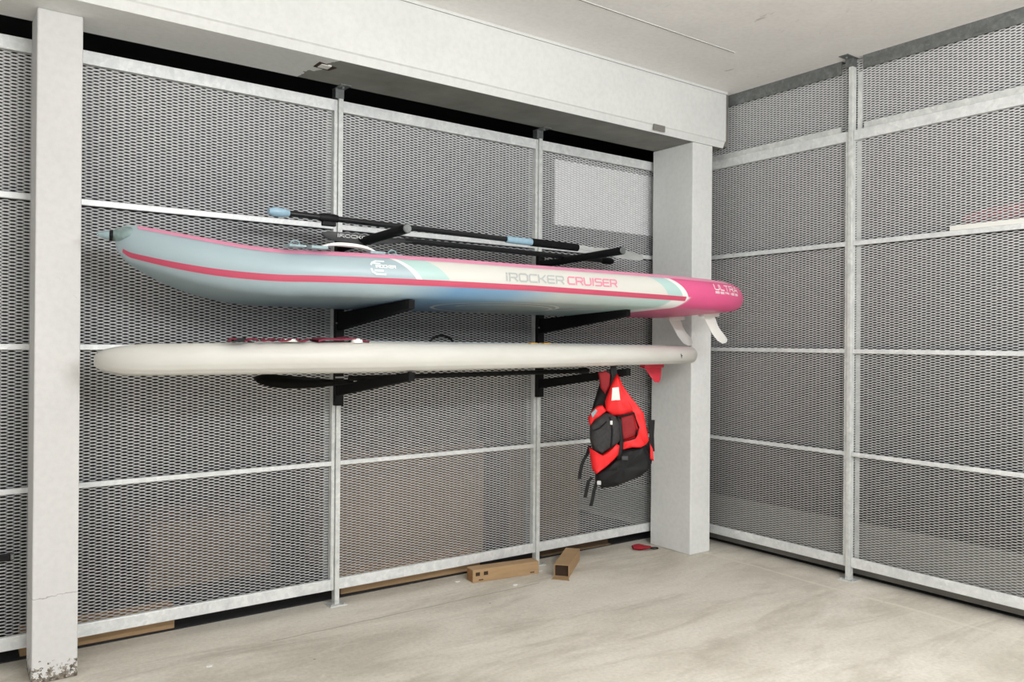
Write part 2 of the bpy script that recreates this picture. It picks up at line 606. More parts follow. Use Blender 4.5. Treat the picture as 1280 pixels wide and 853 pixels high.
wr = tag(empty('wall_right', (0, 0, 0)), 'right hand wall of galvanised expanded metal panels reaching the ceiling', 'wall', kind='structure')
RB = rad(-90)
for by in (PR - 2.554, PR - 1.277, PR):
    for z0, z1 in RAILS:
        MB().cbox(XR, XR + .022, by + .0225, by + 1.277 - .0225, z0, z1, .0025).build('rail', M_RAIL, wr)
    # set-back flat bar above the main rail and the angle under the ceiling
    MB().cbox(XR + .022, XR + .034, by + .07, by + 1.277 - .07, 2.510, 2.556, .002).build('flat_bar', M_POST, wr)
    MB().prism([(XR + .010, ZC), (XR + .060, ZC), (XR + .060, ZC - .010), (XR + .016, ZC - .010), (XR + .016, ZC - .075), (XR + .010, ZC - .075)], by + .06, by + 1.277 - .07, 'Y').build('ceiling_angle', M_BRACK, wr)  # darker steel, painted for the shade under the ceiling
    for k in range(4):
        mesh_at(ME_CELL, wr, (XR + .030, by + 1.277 - .015, RAILS[k][1] - .012), RB)
    mesh_at(ME_TOP, wr, (XR + .040, by + 1.277 - .015, 2.512), RB)
    for yy in (by - .006, by + 1.277 - .050):
        MB().cbox(XR + .036, XR + .039, yy, yy + .026, .06, 2.85, .001).build('frame_upright', M_POST, wr)
for y in (PR - 1.277, PR):
    post(wr, XR - .004, y, ZC - .049, RB)
# grey kick board standing behind the right mesh
MB().cbox(XR + .075, XR + .095, -.1, 3.76, .006, .30, .003).build('kick_board', simple('grey_kick_board', srgb(112, 110, 104), .7, 0, .12, 6), wr)

# ------------------------------------------------------------------ boards
BX0, BX1, BYA, BYB, BW, BT = .592, 3.845, 3.40, 3.09, .38, .05


def blue_fn(s, phi, far=False, off=0.0):
    x = BX0 + (BX1 - BX0) * s
    wv = BW * (1 - max(0, 1 - s / .42) ** 2.3) ** .62 * max(0, 1 - max(0, (s - .62) / .38) ** 4.5) ** .55
    T = .175 * (1.10 - .17 * s) * (1 - .30 * max(0, 1 - s / .11) ** 1.8) * (1 - .62 * max(0, 1 - s / .016) ** 2.2) * (1 - .62 * max(0, (s - .9) / .1) ** 2.) * max(0, 1 - max(0, (s - .985) / .015) ** 2) ** .5
    z = 1.575 + .012 * (1 - s) + .125 * max(0, 1 - s / .18) ** 1.8 - .006 * max(0, (s - .6) / .4) ** 2
    return section(x, BYA + (BYB - BYA) * s, wv, T, z, phi, far, off, BT, BW)


def white_fn(s, phi, far=False, off=0.0):
    X0, X1, Yc, W = 0.515, 3.80, 3.36, 0.385
    x = X0 + (X1 - X0) * s
    wv = W * max(0, 1 - max(0, 1 - s / .35) ** 2.4) ** .6 * max(0, 1 - max(0, (s - .6) / .4) ** 3.2) ** .55
    T = .128 * max(0, 1 - .12 * max(0, 1 - s / .3) - max(0, 1 - s / .05) ** 2.2 * .75) ** .6 * (1 - .27 * max(0, (s - .3) / .7)) * max(0, 1 - max(0, (s - .95) / .05) ** 2.2) ** .5
    z = 1.238 + .010 * s
    return section(x, Yc, wv, T, z, phi, far, off, .035, W)


def section(x, Yc, wv, T, z, phi, far, off, tilt, W):
    a = rad(phi)
    rh = min(T / 2 + off, wv + off)
    core = max(wv + off - rh, 0)
    y = -core - rh * math.cos(a)
    if far: y = -y
    return (x, Yc + y, z + (T / 2 + off) * math.sin(a) - tilt * (y + W))


def slist(n=130):
    # denser towards both ends
    return [.5 - .5 * math.cos(math.pi * i / n) * (abs(math.cos(math.pi * i / n)) ** .0) for i in range(n + 1)]


def board_part(name, fn, ring, mat, parent, s0=0.0, s1=1.0, off=0.0, closed=False, lateral=False, smooth=True):
    """ring: list of (phi or callable of s, far)"""
    ss = [s for s in slist() if s0 <= s <= s1]
    if ss[0] > s0: ss = [s0] + ss
    if ss[-1] < s1: ss = ss + [s1]
    me = bpy.data.meshes.new(name)
    vs, fs, uv = [], [], []
    n = len(ring)
    for s in ss:
        for k, (ph, far) in enumerate(ring):
            p = ph(s) if callable(ph) else ph
            vs.append(fn(s, p, far, off))
            uv.append((s, .5 + p / 180.0))
        if lateral:               # measured across the underside from either rail
            row = [Vector(q) for q in vs[-n:]]
            d = [0.0]
            for a, b in zip(row[:-1], row[1:]): d.append(d[-1] + (b - a).length)
            uv[-n:] = [(s, min(q, d[-1] - q)) for q in d]
    for i in range(len(ss) - 1):
        for j in range(n if closed else n - 1):
            j2 = (j + 1) % n
            fs.append((i * n + j, i * n + j2, (i + 1) * n + j2, (i + 1) * n + j))
    me.from_pydata(vs, [], fs)
    ul = me.uv_layers.new(name='UVMap')
    for l in me.loops:
        ul.data[l.index].uv = uv[l.vertex_index]
    me.update()
    for p in me.polygons: p.use_smooth = smooth
    me.materials.append(mat)
    o = bpy.data.objects.new(name, me)
    COL.objects.link(o)
    o.parent = parent
    return o


def graphic(name, stops, slant, rough=.38, interp='CONSTANT', curve=0.0, pivot=.6):
    """printed colour bands along the board; slant leans the joints, curve bows them"""
    t = NT(name)
    uvn = t.n('ShaderNodeTexCoord')
    sx = t.n('ShaderNodeSeparateXYZ')
    t.l(uvn.outputs['UV'], sx.inputs[0])
    vv = t.math('SUBTRACT', sx.outputs[1], pivot)
    u = t.math('ADD', sx.outputs[0], t.math('MULTIPLY', vv, slant))
    u = t.math('ADD', u, t.math('MULTIPLY', t.math('MULTIPLY', vv, vv), curve))
    c = t.ramp(u, stops, interp)
    nz = t.ramp(t.noise(t.coord('Object', (1, 1, 3)), 5, 4), [(.3, (.95, .95, .95, 1)), (.7, (1, 1, 1, 1))])
    return t.set(t.mix(1.0, c, nz, 'MULTIPLY'), rough, 0, .45)


def sx_(x):
    return (x - BX0) / (BX1 - BX0)


G_GREY, G_MINT, G_CREAM, G_PINK, G_WHT = srgb(166, 184, 190), srgb(178, 207, 202), srgb(212, 211, 203), srgb(222, 92, 140), srgb(232, 234, 232)
G_BLUE = srgb(38, 100, 158)
S0 = lambda s: (s * 3.29 - .037) / 3.253
M_BAND = graphic('side_band_print', [(0, G_GREY), (S0(.322), G_WHT), (S0(.329), G_MINT), (S0(.368), G_CREAM), (S0(.7355), G_MINT), (S0(.765), G_WHT), (S0(.777), G_PINK)], .09, curve=.12, pivot=.56)
M_BOTT = graphic('bottom_print', [(0, G_GREY), (.30, G_GREY), (.38, srgb(108, 150, 186)), (.46, srgb(120, 156, 184)), (.54, srgb(176, 184, 180)), (.68, srgb(178, 196, 192)),
                                  (.745, G_MINT), (.750, G_WHT), (.778, G_WHT), (.782, G_PINK)], .24, interp='LINEAR', pivot=.06)

pb = tag(empty('paddle_board', (2.4, 3.37, 1.49)), 'grey, cream and pink inflatable paddle board lying on the upper rack arms', 'paddle board')
root_off = Vector((2.4, 3.37, 1.49))


def local(o, off=root_off):
    o.location = -off
    return o


red_lo = lambda s: -27 - 30 * max(0, 1 - s / .2) ** 1.8 - 16 * max(0, (s - .5) / .5)
red_hi = lambda s: -11 - 28 * max(0, 1 - s / .2) ** 1.8 - 15 * max(0, (s - .5) / .5)
near_b = [(-90 + i * 6, False) for i in range(0, 14)]
RB_ = [(-90, True)] + near_b
# bottom: from far stripe round underneath to near stripe
ring_bottom = [(-20 - i * 7, True) for i in range(0, 11)] + [(-90 + i * 7, False) for i in range(0, 11)]
ring_band_n = [(-22 + i * 6.6, False) for i in range(0, 14)]
ring_band_f = [(-22 + i * 6.6, True) for i in range(0, 14)]
ring_deck = [(62 + i * 4, False) for i in range(0, 8)] + [(90 - i * 4, True) for i in range(0, 8)]
local(board_part('bottom', blue_fn, ring_bottom, M_BOTT, pb, lateral=True))
local(board_part('side_band', blue_fn, ring_band_n, M_BAND, pb))
local(board_part('side_band', blue_fn, ring_band_f, M_BAND, pb))
local(board_part('deck', blue_fn, ring_deck, M_DECK, pb))
for far in (False, True):
    local(board_part('rail_stripe', blue_fn, [(red_lo, far), (lambda s: (red_lo(s) * 2 + red_hi(s)) / 3, far), (lambda s: (red_lo(s) + 2 * red_hi(s)) / 3, far), (red_hi, far)], M_STRIPE, pb, .006, .785, .0016))
    local(board_part('seam_tape', blue_fn, [(46 + i * 5, far) for i in range(6)], M_SEAM, pb, .02, .90, .0016))


# stroke letters -----------------------------------------------------------
GL = {
    'i': (.16, [[(.08, 0), (.08, .62)], [(.08, .86), (.08, 1.0)]]),
    'I': (.16, [[(.08, 0), (.08, 1)]]),
    'R': (.86, [[(0, 0), (0, 1), (.72, 1), (.84, .9), (.84, .56), (.72, .44), (.18, .44)], [(.5, .44), (.86, 0)]]),
    'O': (.92, [[(.16, 0), (0, .16), (0, .84), (.16, 1), (.76, 1), (.92, .84), (.92, .16), (.76, 0), (.16, 0)]]),
    'C': (.84, [[(.84, 1), (.16, 1), (0, .84), (0, .16), (.16, 0), (.84, 0)]]),
    'K': (.80, [[(0, 0), (0, 1)], [(.0, .5), (.34, .5), (.78, 1)], [(.34, .5), (.80, 0)]]),
    'E': (.80, [[(.8, 1), (.12, 1), (0, .88), (0, .12), (.12, 0), (.8, 0)], [(.05, .5), (.72, .5)]]),
    'U': (.88, [[(0, 1), (0, .16), (.16, 0), (.72, 0), (.88, .16), (.88, 1)]]),
    'S': (.84, [[(.82, 1), (.14, 1), (0, .88), (0, .62), (.12, .52), (.72, .52), (.84, .42), (.84, .12), (.72, 0), (0, 0)]]),
    'L': (.72, [[(0, 1), (0, .12), (.12, 0), (.72, 0)]]),
    'T': (.80, [[(0, 1), (.8, 1)], [(.4, 1), (.4, 0)]]),
    'A': (.88, [[(0, 0), (.34, 1), (.54, 1), (.88, 0)], [(.2, .3), (.68, .3)]]),
    ' ': (.3, []),
}


def strokes(text, h, x0, x1, wd):
    """letter strokes laid out between x0 and x1; list of polylines in (x, y), y 0..h"""
    tot = sum(GL[c][0] for c in text) + .26 * (len(text) - 1)
    k = (x1 - x0) / tot
    out, x = [], x0
    for c in text:
        for pl in GL[c][1]:
            out.append([(x + p[0] * k, p[1] * h) for p in pl])
        x += (GL[c][0] + .26) * k
    return out


def ribbon(pl, wd, step=.006):
    """quads following a polyline, as flat (x, y) strips"""
    q = []
    for a, b in zip(pl[:-1], pl[1:]):
        L = math.hypot(b[0] - a[0], b[1] - a[1])
        if L < 1e-6: continue
        dx, dy = (b[0] - a[0]) / L, (b[1] - a[1]) / L
        ex = wd * .42
        n = max(1, int(L / step))
        for i in range(n):
            t0 = -ex + (L + 2 * ex) * i / n
            t1 = -ex + (L + 2 * ex) * (i + 1) / n
            q.append([(a[0] + dx * t + sx * -dy * wd / 2, a[1] + dy * t + sx * dx * wd / 2) for t, sx in ((t0, -1), (t1, -1), (t1, 1), (t0, 1))])
    return q


def print_on(name, polys, wd, fn, mat, parent, off):
    """polylines mapped on a surface function (x, y) -> point, as one thin printed mesh"""
    m = MB()
    for pl in polys:
        for q in ribbon(pl, wd):
            m.add([fn(x, y) for x, y in q], [(0, 1, 2, 3)])
    o = m.build(name, mat, parent)
    o.location = -off
    return o


def rail_map(phi0, dphi):
    # x in metres along the board, y in metres up its near rail
    return lambda x, y: blue_fn(sx_(x), phi0 + math.degrees(y / .096) * dphi, False, .0022)


SX = lambda s: .555 + 3.29 * s
print_on('lettering', strokes('iROCKER', .036, SX(.4615), SX(.5545), .007), .0072, rail_map(-1, 1), M_GREYLET, pb, root_off)
print_on('lettering', strokes('CRUISER', .036, SX(.5625), SX(.648), .007), .0074, rail_map(-1, 1), M_PINKLET, pb, root_off)
print_on('lettering', strokes('ULTRA', .027, SX(.8525), SX(.922), .009), .0046, lambda x, y: blue_fn(sx_(x), 14 + math.degrees(y / .075), False, .0022), M_WHITELET, pb, root_off)
print_on('lettering', strokes('SERIES', .008, SX(.853), SX(.922), .0022), .0024, lambda x, y: blue_fn(sx_(x), 1 + math.degrees(y / .075), False, .0022), M_WHITELET, pb, root_off)
ex = SX(.274)
emb = [[(ex + .058, .062), (ex + .026, .062), (ex + .010, .054), (ex + .004, .044)], [(ex + .004, .024), (ex + .008, .012), (ex + .024, .003), (ex + .060, .003)], [(ex + .018, .018), (ex + .050, .018)], [(ex + .016, .050), (ex + .04, .050)]]
print_on('emblem', emb, .0075, rail_map(-4, 1), M_MINTLET, pb, root_off)
print_on('emblem_lettering', strokes('iROCKER', .011, ex + .022, ex + .104, .003), .0032, rail_map(15, 1), M_WHITELET, pb, root_off)


# almond shaped outline logo on the underside
def under(x, y):
    p = blue_fn(sx_(x), -90, False, 0)
    return (x, y, p[2] - BT * (y - p[1]) - .0018)


ell = [(2.245 + .33 * math.cos(t), 3.20 + .25 * math.sin(t)) for t in [i * math.pi / 32 for i in range(65)]]
ell2 = [(2.56 - .27 * (1 - math.cos(t)), 3.20 - .16 * math.sin(t)) for t in [i * math.pi / 20 for i in range(0, 21)]]
print_on('emblem', [ell, ell2], .018, under, M_WHITELET, pb, root_off)
print_on('emblem', [[(2.62, 3.22), (2.68, 3.12), (2.80, 3.04)]], .02, under, M_WHITELET, pb, root_off)


def deck_z(fn, x, y, X0, X1, tilt, W, Yc):
    s = (x - X0) / (X1 - X0)
    p = fn(s, 90, False, 0)
    return p[2] + tilt * (p[1] - y)


dz = lambda x, y: deck_z(blue_fn, x, y, BX0, BX1, BT, BW, 3.25)
wz = lambda x, y: deck_z(white_fn, x, y, .515, 3.80, .035, .385, 3.36)


def arch_handle(name, x0, x1, y, h, mat, parent, off, zf, wd=.022, th=.007, ends=None):
    rows = []
    n = 20
    for i in range(n + 1):
        t = i / n
        x = x0 + (x1 - x0) * t
        zz = zf(x, y) + h * (1 - abs(2 * t - 1) ** 3.2) + .002
        thk = th * (1.0 + .7 * (1 - abs(2 * t - 1) ** 2))
        rows.append([(x, y - wd, zz), (x, y + wd, zz), (x, y + wd, zz + thk), (x, y - wd, zz + thk)])
    m = MB().grid(rows, closed=True)
    m.f.append((0, 1, 2, 3))
    k = n * 4
    m.f.append((k, k + 1, k + 2, k + 3))
    o = m.build(name, mat, parent, True)
    o.location = -off
    if ends:
        for xx in (x0 - .012, x1 + .012):
            e = MB().cbox(xx - .035, xx + .035, y - wd * 1.2, y + wd * 1.2, zf(xx, y) - .004, zf(xx, y) + .008, .003).build('handle_end', ends, o)
    return o


arch_handle('carry_handle', 1.27, 1.50, 3.03, .016, M_WHITEP, pb, root_off, dz, ends=M_GREYP)
arch_handle('tail_handle', 3.36, 3.60, 3.10, .018, M_GREYP, pb, root_off, dz, ends=M_BNYL)
for x, y in ((1.17, 3.04), (1.60, 3.05), (2.80, 3.02)):
    m = MB().cbox(x - .035, x + .035, y - .03, y + .03, dz(x, y) - .003, dz(x, y) + .006, .002)
    m.tube([(x + .018 * math.cos(a), y, dz(x, y) + .012 + .012 * math.sin(a)) for a in [i * math.pi / 8 for i in range(17)]], .0028, 6)
    o = m.build('ring_patch', M_GREYP, pb)
    o.location = -root_off
# nose handle: gathered sleeve, black band, tip
m = MB()
pts = [(.672, 3.385, 1.715), (.650, 3.390, 1.712), (.625, 3.393, 1.709), (.600, 3.396, 1.706), (.580, 3.398, 1.704)]
m.tube(pts, [.050, .064, .062, .050, .034], 22, .52)
for i, v in enumerate(m.v):
    k = noise.noise(Vector((v[0] * 110, v[1] * 25, v[2] * 25)))
    m.v[i] = (v[0], v[1] + .006 * k, v[2] + .005 * k)
o = m.build('nose_sleeve', simple('sage_grey_webbing', srgb(132, 152, 150), .7, 0, .2, 30, .3), pb, True)
o.location = -root_off
MB().tube([(.5805, 3.398, 1.704), (.571, 3.399, 1.7045)], [.036, .034], 18, .62).build('strap_band', M_BNYL, o, True)
MB().tube([(.571, 3.399, 1.7045), (.556, 3.402, 1.705), (.528, 3.405, 1.706)], [.031, .026, .010], 14, .62).build('strap_tip', M_GREYP, o, True)


# fins
def fin(name, mat, parent, off, x, y, ztop, poly, th=.012, base=None):
    n = len(poly)
    cx = sum(p[0] for p in poly) / n
    cz = sum(p[1] for p in poly) / n
    vs, fs = [], []
    for sgn in (-1, 1):
        for q, hh in ((1.0, .12), (.72, 1.0)):
            for p in poly:
                vs.append((x + cx + (p[0] - cx) * q, y + sgn * th / 2 * hh, ztop + cz + (p[1] - cz) * q))
    for sgn in (0, 1):
        o_ = sgn * 2 * n
        for j in range(n):
            j2 = (j + 1) % n
            fs.append((o_ + j, o_ + j2, o_ + n + j2, o_ + n + j))
        fs.append(tuple(o_ + n + j for j in range(n)))
    for j in range(n):
        j2 = (j + 1) % n
        fs.append((j, j2, 2 * n + j2, 2 * n + j))
    o = MB().add(vs, fs).build(name, mat, parent, True)
    o.location = -off
    if base:
        b = MB().cbox(x - .010, x + base, y - .022, y + .022, ztop - .012, ztop + .012, .004).build('fin_base', mat, o, True)
    return o


finpoly = [(0, 0), (.10, 0), (.122, -.045), (.158, -.085), (.212, -.128), (.222, -.142), (.212, -.160), (.180, -.166), (.135, -.150), (.085, -.108), (.045, -.058)]
fin('fin', M_FINW, pb, root_off, 3.565, 3.04, 1.474, finpoly, .014, .125)
fin('fin', M_FINW, pb, root_off, 3.565, 3.30, 1.460, finpoly, .014, .125)

# white board --------------------------------------------------------------
wo = Vector((2.15, 3.36, 1.17))
wbd = tag(empty('paddle_board', wo), 'plain cream white paddle board lying on the lower rack arms', 'paddle board')


def whitemat():
    t = NT('cream_white_pvc')
    v = t.coord('Object', (1, 1, 4))
    c = t.ramp(t.noise(v, 2.0, 5, .6), [(.3, srgb(200, 198, 190)), (.65, srgb(212, 211, 204))])
    c = t.mix(t.ramp(t.noise(t.coord('Object', (1, 1, 14)), 6, 5, .7), [(.66, 0.0), (.78, .35)]), c, srgb(196, 186, 164))
    return t.set(c, .42, 0, .4)


M_WB = whitemat()
ring_body = [(-90 + i * 7.5, False) for i in range(25)] + [(90 - i * 7.5, True) for i in range(25)]
local(board_part('hull', white_fn, ring_body, M_WB, wbd, closed=True), wo)
for ph in (-62, -40):
    local(board_part('seam_tape', white_fn, [(ph, False), (ph + 9, False), (ph + 18, False)], M_WB, wbd, .03, .97, .0012), wo)
M_PAD = simple('grey_deck_pad', srgb(168, 174, 176), .8, 0, .1, 5)
rows = []
for i in range(31):
    s = .16 + .70 * i / 30
    p = white_fn(s, 88)
    q = white_fn(s, 88, True)
    rows.append([(p[0], p[1] + .03, p[2] + .0005), (p[0], p[1] + .034, p[2] + .004), (q[0], q[1] - .034, q[2] + .004), (q[0], q[1] - .03, q[2] + .0005)])
o = MB().grid(rows).build('deck_pad', M_PAD, wbd)
o.location = -wo
m = MB()
m.tube([(2.06 + .07 * math.cos(a), 3.40, wz(2.06, 3.40) + .05 * max(0, math.sin(a))) for a in [i * math.pi / 12 for i in range(13)]], .006, 8)
o = m.build('carry_handle', M_BNYL, wbd, True)
o.location = -wo
m = MB().tube([(1.43, 3.03, wz(1.43, 3.03) - .004), (1.43, 3.03, wz(1.43, 3.03) + .010)], [.026, .024], 16)
m.tube([(1.43, 3.03, wz(1.43, 3.03) + .010), (1.43, 3.03, wz(1.43, 3.03) + .014)], [.018, .016], 16)
o = m.build('valve_cap', M_WHITEP, wbd, True)
o.location = -wo
for x in (2.36, 2.44):
    o = MB().cbox(x - .02, x + .02, 3.04, 3.08, wz(x, 3.05) - .002, wz(x, 3.05) + .007, .002).build('ring_patch', simple('ochre_patch', srgb(190, 150, 80), .6), wbd)
    o.location = -wo
mk = lambda x, y: white_fn((x - .515) / (3.80 - .515), math.degrees(y / .05), False, .0014)
print_on('scuff_mark', [[(3.395, .004), (3.402, -.006), (3.410, -.004)], [(3.40, -.006), (3.408, -.016)]], .006, mk, M_BNYL, wbd, wo)
fin('fin', M_FINR, wbd, wo, 3.362, 3.30, 1.178, [(0, 0), (.15, 0), (.148, -.05), (.142, -.085), (.125, -.102), (.095, -.098), (.055, -.062), (.02, -.025)], .014, .15)

# maroon strap bundle on top of the white board
ms = tag(empty('strap_bundle', (1.1, 3.06, wz(1.1, 3.06))), 'maroon webbing strap bundle lying on top of the white board', 'strap')
zb = wz(1.1, 3.06)
m = MB()
rows = []
for i in range(25):
    t = i / 24
    x = .16 + .22 * t
    z = .006 + .010 * math.sin(t * 3.0) + .003 * math.sin(t * 11)
    rows.append([(x, -.045, z - .004), (x, .05, z + .001), (x, .05, z + .007), (x, -.045, z + .003)])
m.grid(rows, True).build('webbing', M_MAROON, ms, True)
m = MB()
for k in range(5):
    a = [(-.16 + .065 * k + .03 * math.cos(i * .7 + k), -.02 + .03 * math.sin(i * .9 + k), .009 + .004 * math.sin(i * 1.3 + k)) for i in range(9)]
    m.tube(a, .0065, 7, .6)
m.build('coiled_cord', M_MAROON, ms, True)
MB().cbox(-.17, -.12, -.03, .02, .0, .016, .004).build('buckle', M_BNYL, ms)
MB().cbox(.02, .075, -.04, .0, .002, .013, .004).build('buckle', M_WHITEP, ms)

# ------------------------------------------------------------------ wall racks
rk_labels = ['black three arm wall rack on the left post under the middle of the boards',
             'black three arm wall rack on the post nearer the corner holding the vest']


def make_rack(x, label):
    r = tag(empty('wall_rack', (x, YB - .004, 1.05)), label, 'rack', 'black racks carrying the boards')
    u = MB().cbox(-.022, .022, -.032, 0, -.067, .785, .003).build('upright', M_BLACK, r)
    for zz in (.075, .345, .65):
        MB().cbox(-.0235, .0235, -.035, -.030, zz - .004, zz + .004, .001).build('clamp_band', M_CHROME, u)
    spec = [((3.00, 1.176), 1.088, .036, .052), ((3.005, 1.483), 1.446, .036, .085), ((3.050, 1.812), 1.790, .040, .05)]
    for k, ((yt, zt), zr, ht, hr) in enumerate(spec):
        y0, y1 = yt - (YB - .004), -.034
        zt, zr = zt - 1.05, zr - 1.05
        if k < 2:
            a = MB()
            rows = []
            for t in (0, .03, .97, 1):
                y = y1 + (y0 - y1) * t
                zt_ = zr + (zt - zr) * t
                h = hr + (ht - hr) * t
                c = .004 if t in (.03, .97) else .0
                wv = .019 if t in (.03, .97) else .014
                rows.append([(-wv, y, zt_ - h), (wv, y, zt_ - h), (wv, y, zt_), (-wv, y, zt_)])
            a.grid(rows, True)
            a.f.append((0, 1, 2, 3))
            a.f.append((12, 13, 14, 15))
            o = a.build('arm', M_FOAM, r)
            MB().tube([(.019, y0 + .022, zt - ht * .5), (.023, y0 + .022, zt - ht * .5)], .006, 8).build('bolt', M_CHROME, o)
            MB().tube([(.019, -.05, zr - .03), (.024, -.05, zr - .03)], .007, 8).build('bolt', M_BRACK, o)
        else:
            zt_, zr_ = zt - .02, zr - .02
            o = MB().tube([(0, y1, zr_), (0, y0 * .5 + y1 * .5, (zr_ + zt_) / 2), (0, y0, zt_)], .021, 16).build('arm', M_FOAM, r, True)
            MB().tube([(0, y0, zt_), (0, y0 - .004, zt_)], [.0205, .017], 16).build('end_cap', M_BRACK, o, True)
    return r


make_rack(P1, rk_labels[0])
make_rack(P2, rk_labels[1])


# ------------------------------------------------------------------ paddles
def rod(name, pts, r, mat, parent, n=14, flat=1.0):
    return MB().tube(pts, r, n, flat).build(name, mat, parent, True)


def lerp(a, b, t):
    return tuple(a[i] + (b[i] - a[i]) * t for i in range(3))


def blade(name, mat, parent, L, W, th=.012, spine=.008, rot=0.0, sgn=1):
    """paddle blade along local +x, tilted by rot about x"""
    rows = []
    n = 18
    for i in range(n + 1):
        t = i / n
        wv = W / 2 * (.16 + .84 * math.sin(min(1, t * 1.25) * math.pi / 2) ** 1.3) * (1 - max(0, (t - .78) / .22) ** 2.4 * .62)
        sec = []
        for j in range(9):
            v = -1 + j / 4
            h = th / 2 * (1 - abs(v) ** 2) + .0018 + spine * max(0, 1 - abs(v) * 4) * (1 - t)
            sec.append((v * wv, h))
        ring = [(L * t * sgn, y, z + .02 * t * t) for y, z in sec] + [(L * t * sgn, y, -.0018 + .02 * t * t - .3 * (z - .0018)) for y, z in reversed(sec)]
        c, s = math.cos(rot), math.sin(rot)
        rows.append([(x, y * c - z * s, y * s + z * c) for x, y, z in ring])
    m = MB().grid(rows, True)
    N = len(rows[0])
    m.f.append(tuple(range(N)))
    m.f.append(tuple(range(n * N, n * N + N)))
    return m.build(name, mat, parent, True)


# paddle A: pale blue T grip at the left, clamp, pale blue joint, grey blade
ya = 3.40
A0, A1 = (1.195, ya, 1.862), (2.945, ya, 1.838)
pa = tag(empty('paddle', A0), 'black adjustable paddle with a pale blue T grip on the top arms', 'paddle')
ra = lambda t: tuple(lerp(A0, A1, t)[i] - A0[i] for i in range(3))
rod('shaft', [ra(.045), ra(.5), ra(.86)], .0135, M_CARBON, pa)
g = rod('grip', [ra(-.004), ra(.010), ra(.030), ra(.048)], [.016, .027, .025, .017], M_ICE, pa, 16, .8)
cl = MB().tube([ra(.128), ra(.14), ra(.165), ra(.178)], [.017, .021, .021, .017], 14).build('clamp', M_BLACK, pa, True)
x, y, z = ra(.155)
MB().cbox(x - .035, x + .03, y - .012, y + .012, z - .036, z - .014, .004).build('clamp_lever', M_BLACK, cl)
rod('joint_sleeve', [ra(.715), ra(.81)], .0185, M_ICE, pa)
rod('hand_grip', [ra(.81), ra(.995)], [.0215, .0205], M_FOAM, pa)
bl = blade('blade', M_BLADE, pa, .50, .18, .012, .012, rad(26))
bl.location = ra(.985)
bl.rotation_euler = (0, rad(3.5), 0)

# paddle B: dark blade at the left with white lettering
yb_ = 3.53
B0, B1 = (1.96, yb_, 1.808), (3.33, yb_, 1.797)
pbk = tag(empty('paddle', B0), 'thin black paddle with dark grey lettered blade lying behind the T grip paddle', 'paddle')
rb = lambda t: tuple(lerp(B0, B1, t)[i] - B0[i] for i in range(3))
rod('shaft', [rb(-.03), rb(.5), rb(.94)], .0145, M_CARBON, pbk)
rod('grip', [rb(.93), rb(.95), rb(.985), rb(1.0)], [.0145, .02, .022, .013], M_BLACK, pbk)
bl = blade('blade', M_BLADEK, pbk, .47, .17, .012, .008, rad(24), -1)
bl.rotation_euler = (0, rad(-4), 0)
lt = MB()
for pl in strokes('iROCKER', .013, -.43, -.26, .003):
    for q in ribbon(pl, .0034, .02):
        lt.add([(x, -.078 + .004 * 0 - .001, -.022 + y) for x, y in q], [(0, 1, 2, 3)])
mt = lt.build('lettering', M_WHITELET, pbk)
mt.location = (0, 0.0, 0.0)

# paddle C: long black one under the white board
yc_ = 3.47
C0 = (1.62, yc_, 1.132)
pc = tag(empty('paddle', C0), 'all black paddle resting on the lower arms under the white board', 'paddle')
rod('shaft', [(-.02, 0, 0), (.6, 0, .006), (1.40, 0, .014)], .0125, M_BLACK, pc)
rod('grip', [(1.39, 0, .014), (1.41, 0, .014), (1.45, 0, .0145), (1.47, 0, .0145)], [.0125, .018, .02, .012], M_BLACK, pc)
bl = blade('blade', M_BLACK, pc, .46, .17, .012, .008, rad(18), -1)
bl.location = (0, 0, -.018)

# ------------------------------------------------------------------ life vest
VS = .0042                                     # metres per pixel at the vest
vest_anchor = Vector((2.918, 3.065, 1.150))
lv = tag(empty('life_vest', vest_anchor, YAW - math.pi / 2), 'red and black life vest hanging by its shoulder from the rack arm', 'life vest')
Q = lambda L: [((x - 768) * VS, -(y - 465) * VS) for x, y in L]


def pad(name, L, t, c, mat, wr=.0, parent=None, seed=1):
    return MB().pillow(Q(L), t, c, seed, wr).build(name, mat, parent or lv, True)


pad('back_panel', [(751, 476), (764, 470), (772, 470), (792, 500), (811, 535), (815, 570), (808, 588), (775, 600), (748, 590), (738, 545), (738, 520)], .07, .075, M_BNYL, .01, seed=3)
pad('collar', [(747, 465), (757, 462), (763, 466), (762, 482), (756, 492), (750, 484)], .03, .03, M_REDD, .004)
yk = pad('front_yoke', [(769, 466), (762, 481), (755, 500), (756, 512), (764, 518), (778, 518), (790, 514), (792, 505), (783, 490), (775, 479)], .06, .0, M_RED, .010, seed=5)
sh = pad('shoulder_strap', [(770, 466), (776, 479), (786, 493), (803, 514), (806, 530), (810, 549), (806, 554), (797, 549), (792, 528), (788, 512), (778, 496), (771, 482)], .05, -.006, M_RED, .006, seed=8)
pk = pad('mesh_pocket', [(770, 520), (790, 514), (795, 532), (793, 543), (777, 549), (772, 540)], .04, -.006, M_REDD, .006)
m = MB()
fr = Q([(770, 519), (790, 514), (796, 532), (793, 545), (776, 550)])
m.tube([(x, -.030, z) for x, z in fr + fr[:1]], .006, 7)
m.build('pocket_edge', M_BNYL, pk, True)
pad('hem', [(775, 550), (793, 543), (797, 536), (806, 553), (800, 557), (788, 557), (776, 560)], .05, -.01, M_RED, .006, seed=11)
pad('shoulder_strap', [(734, 521), (740, 511), (746, 506), (752, 505), (757, 512), (750, 518), (742, 524), (736, 531)], .045, .0, M_RED, .006, seed=13)
pad('reflective_patch', [(737, 515), (743, 509), (745, 512), (739, 521)], .01, -.024, M_GREYP)
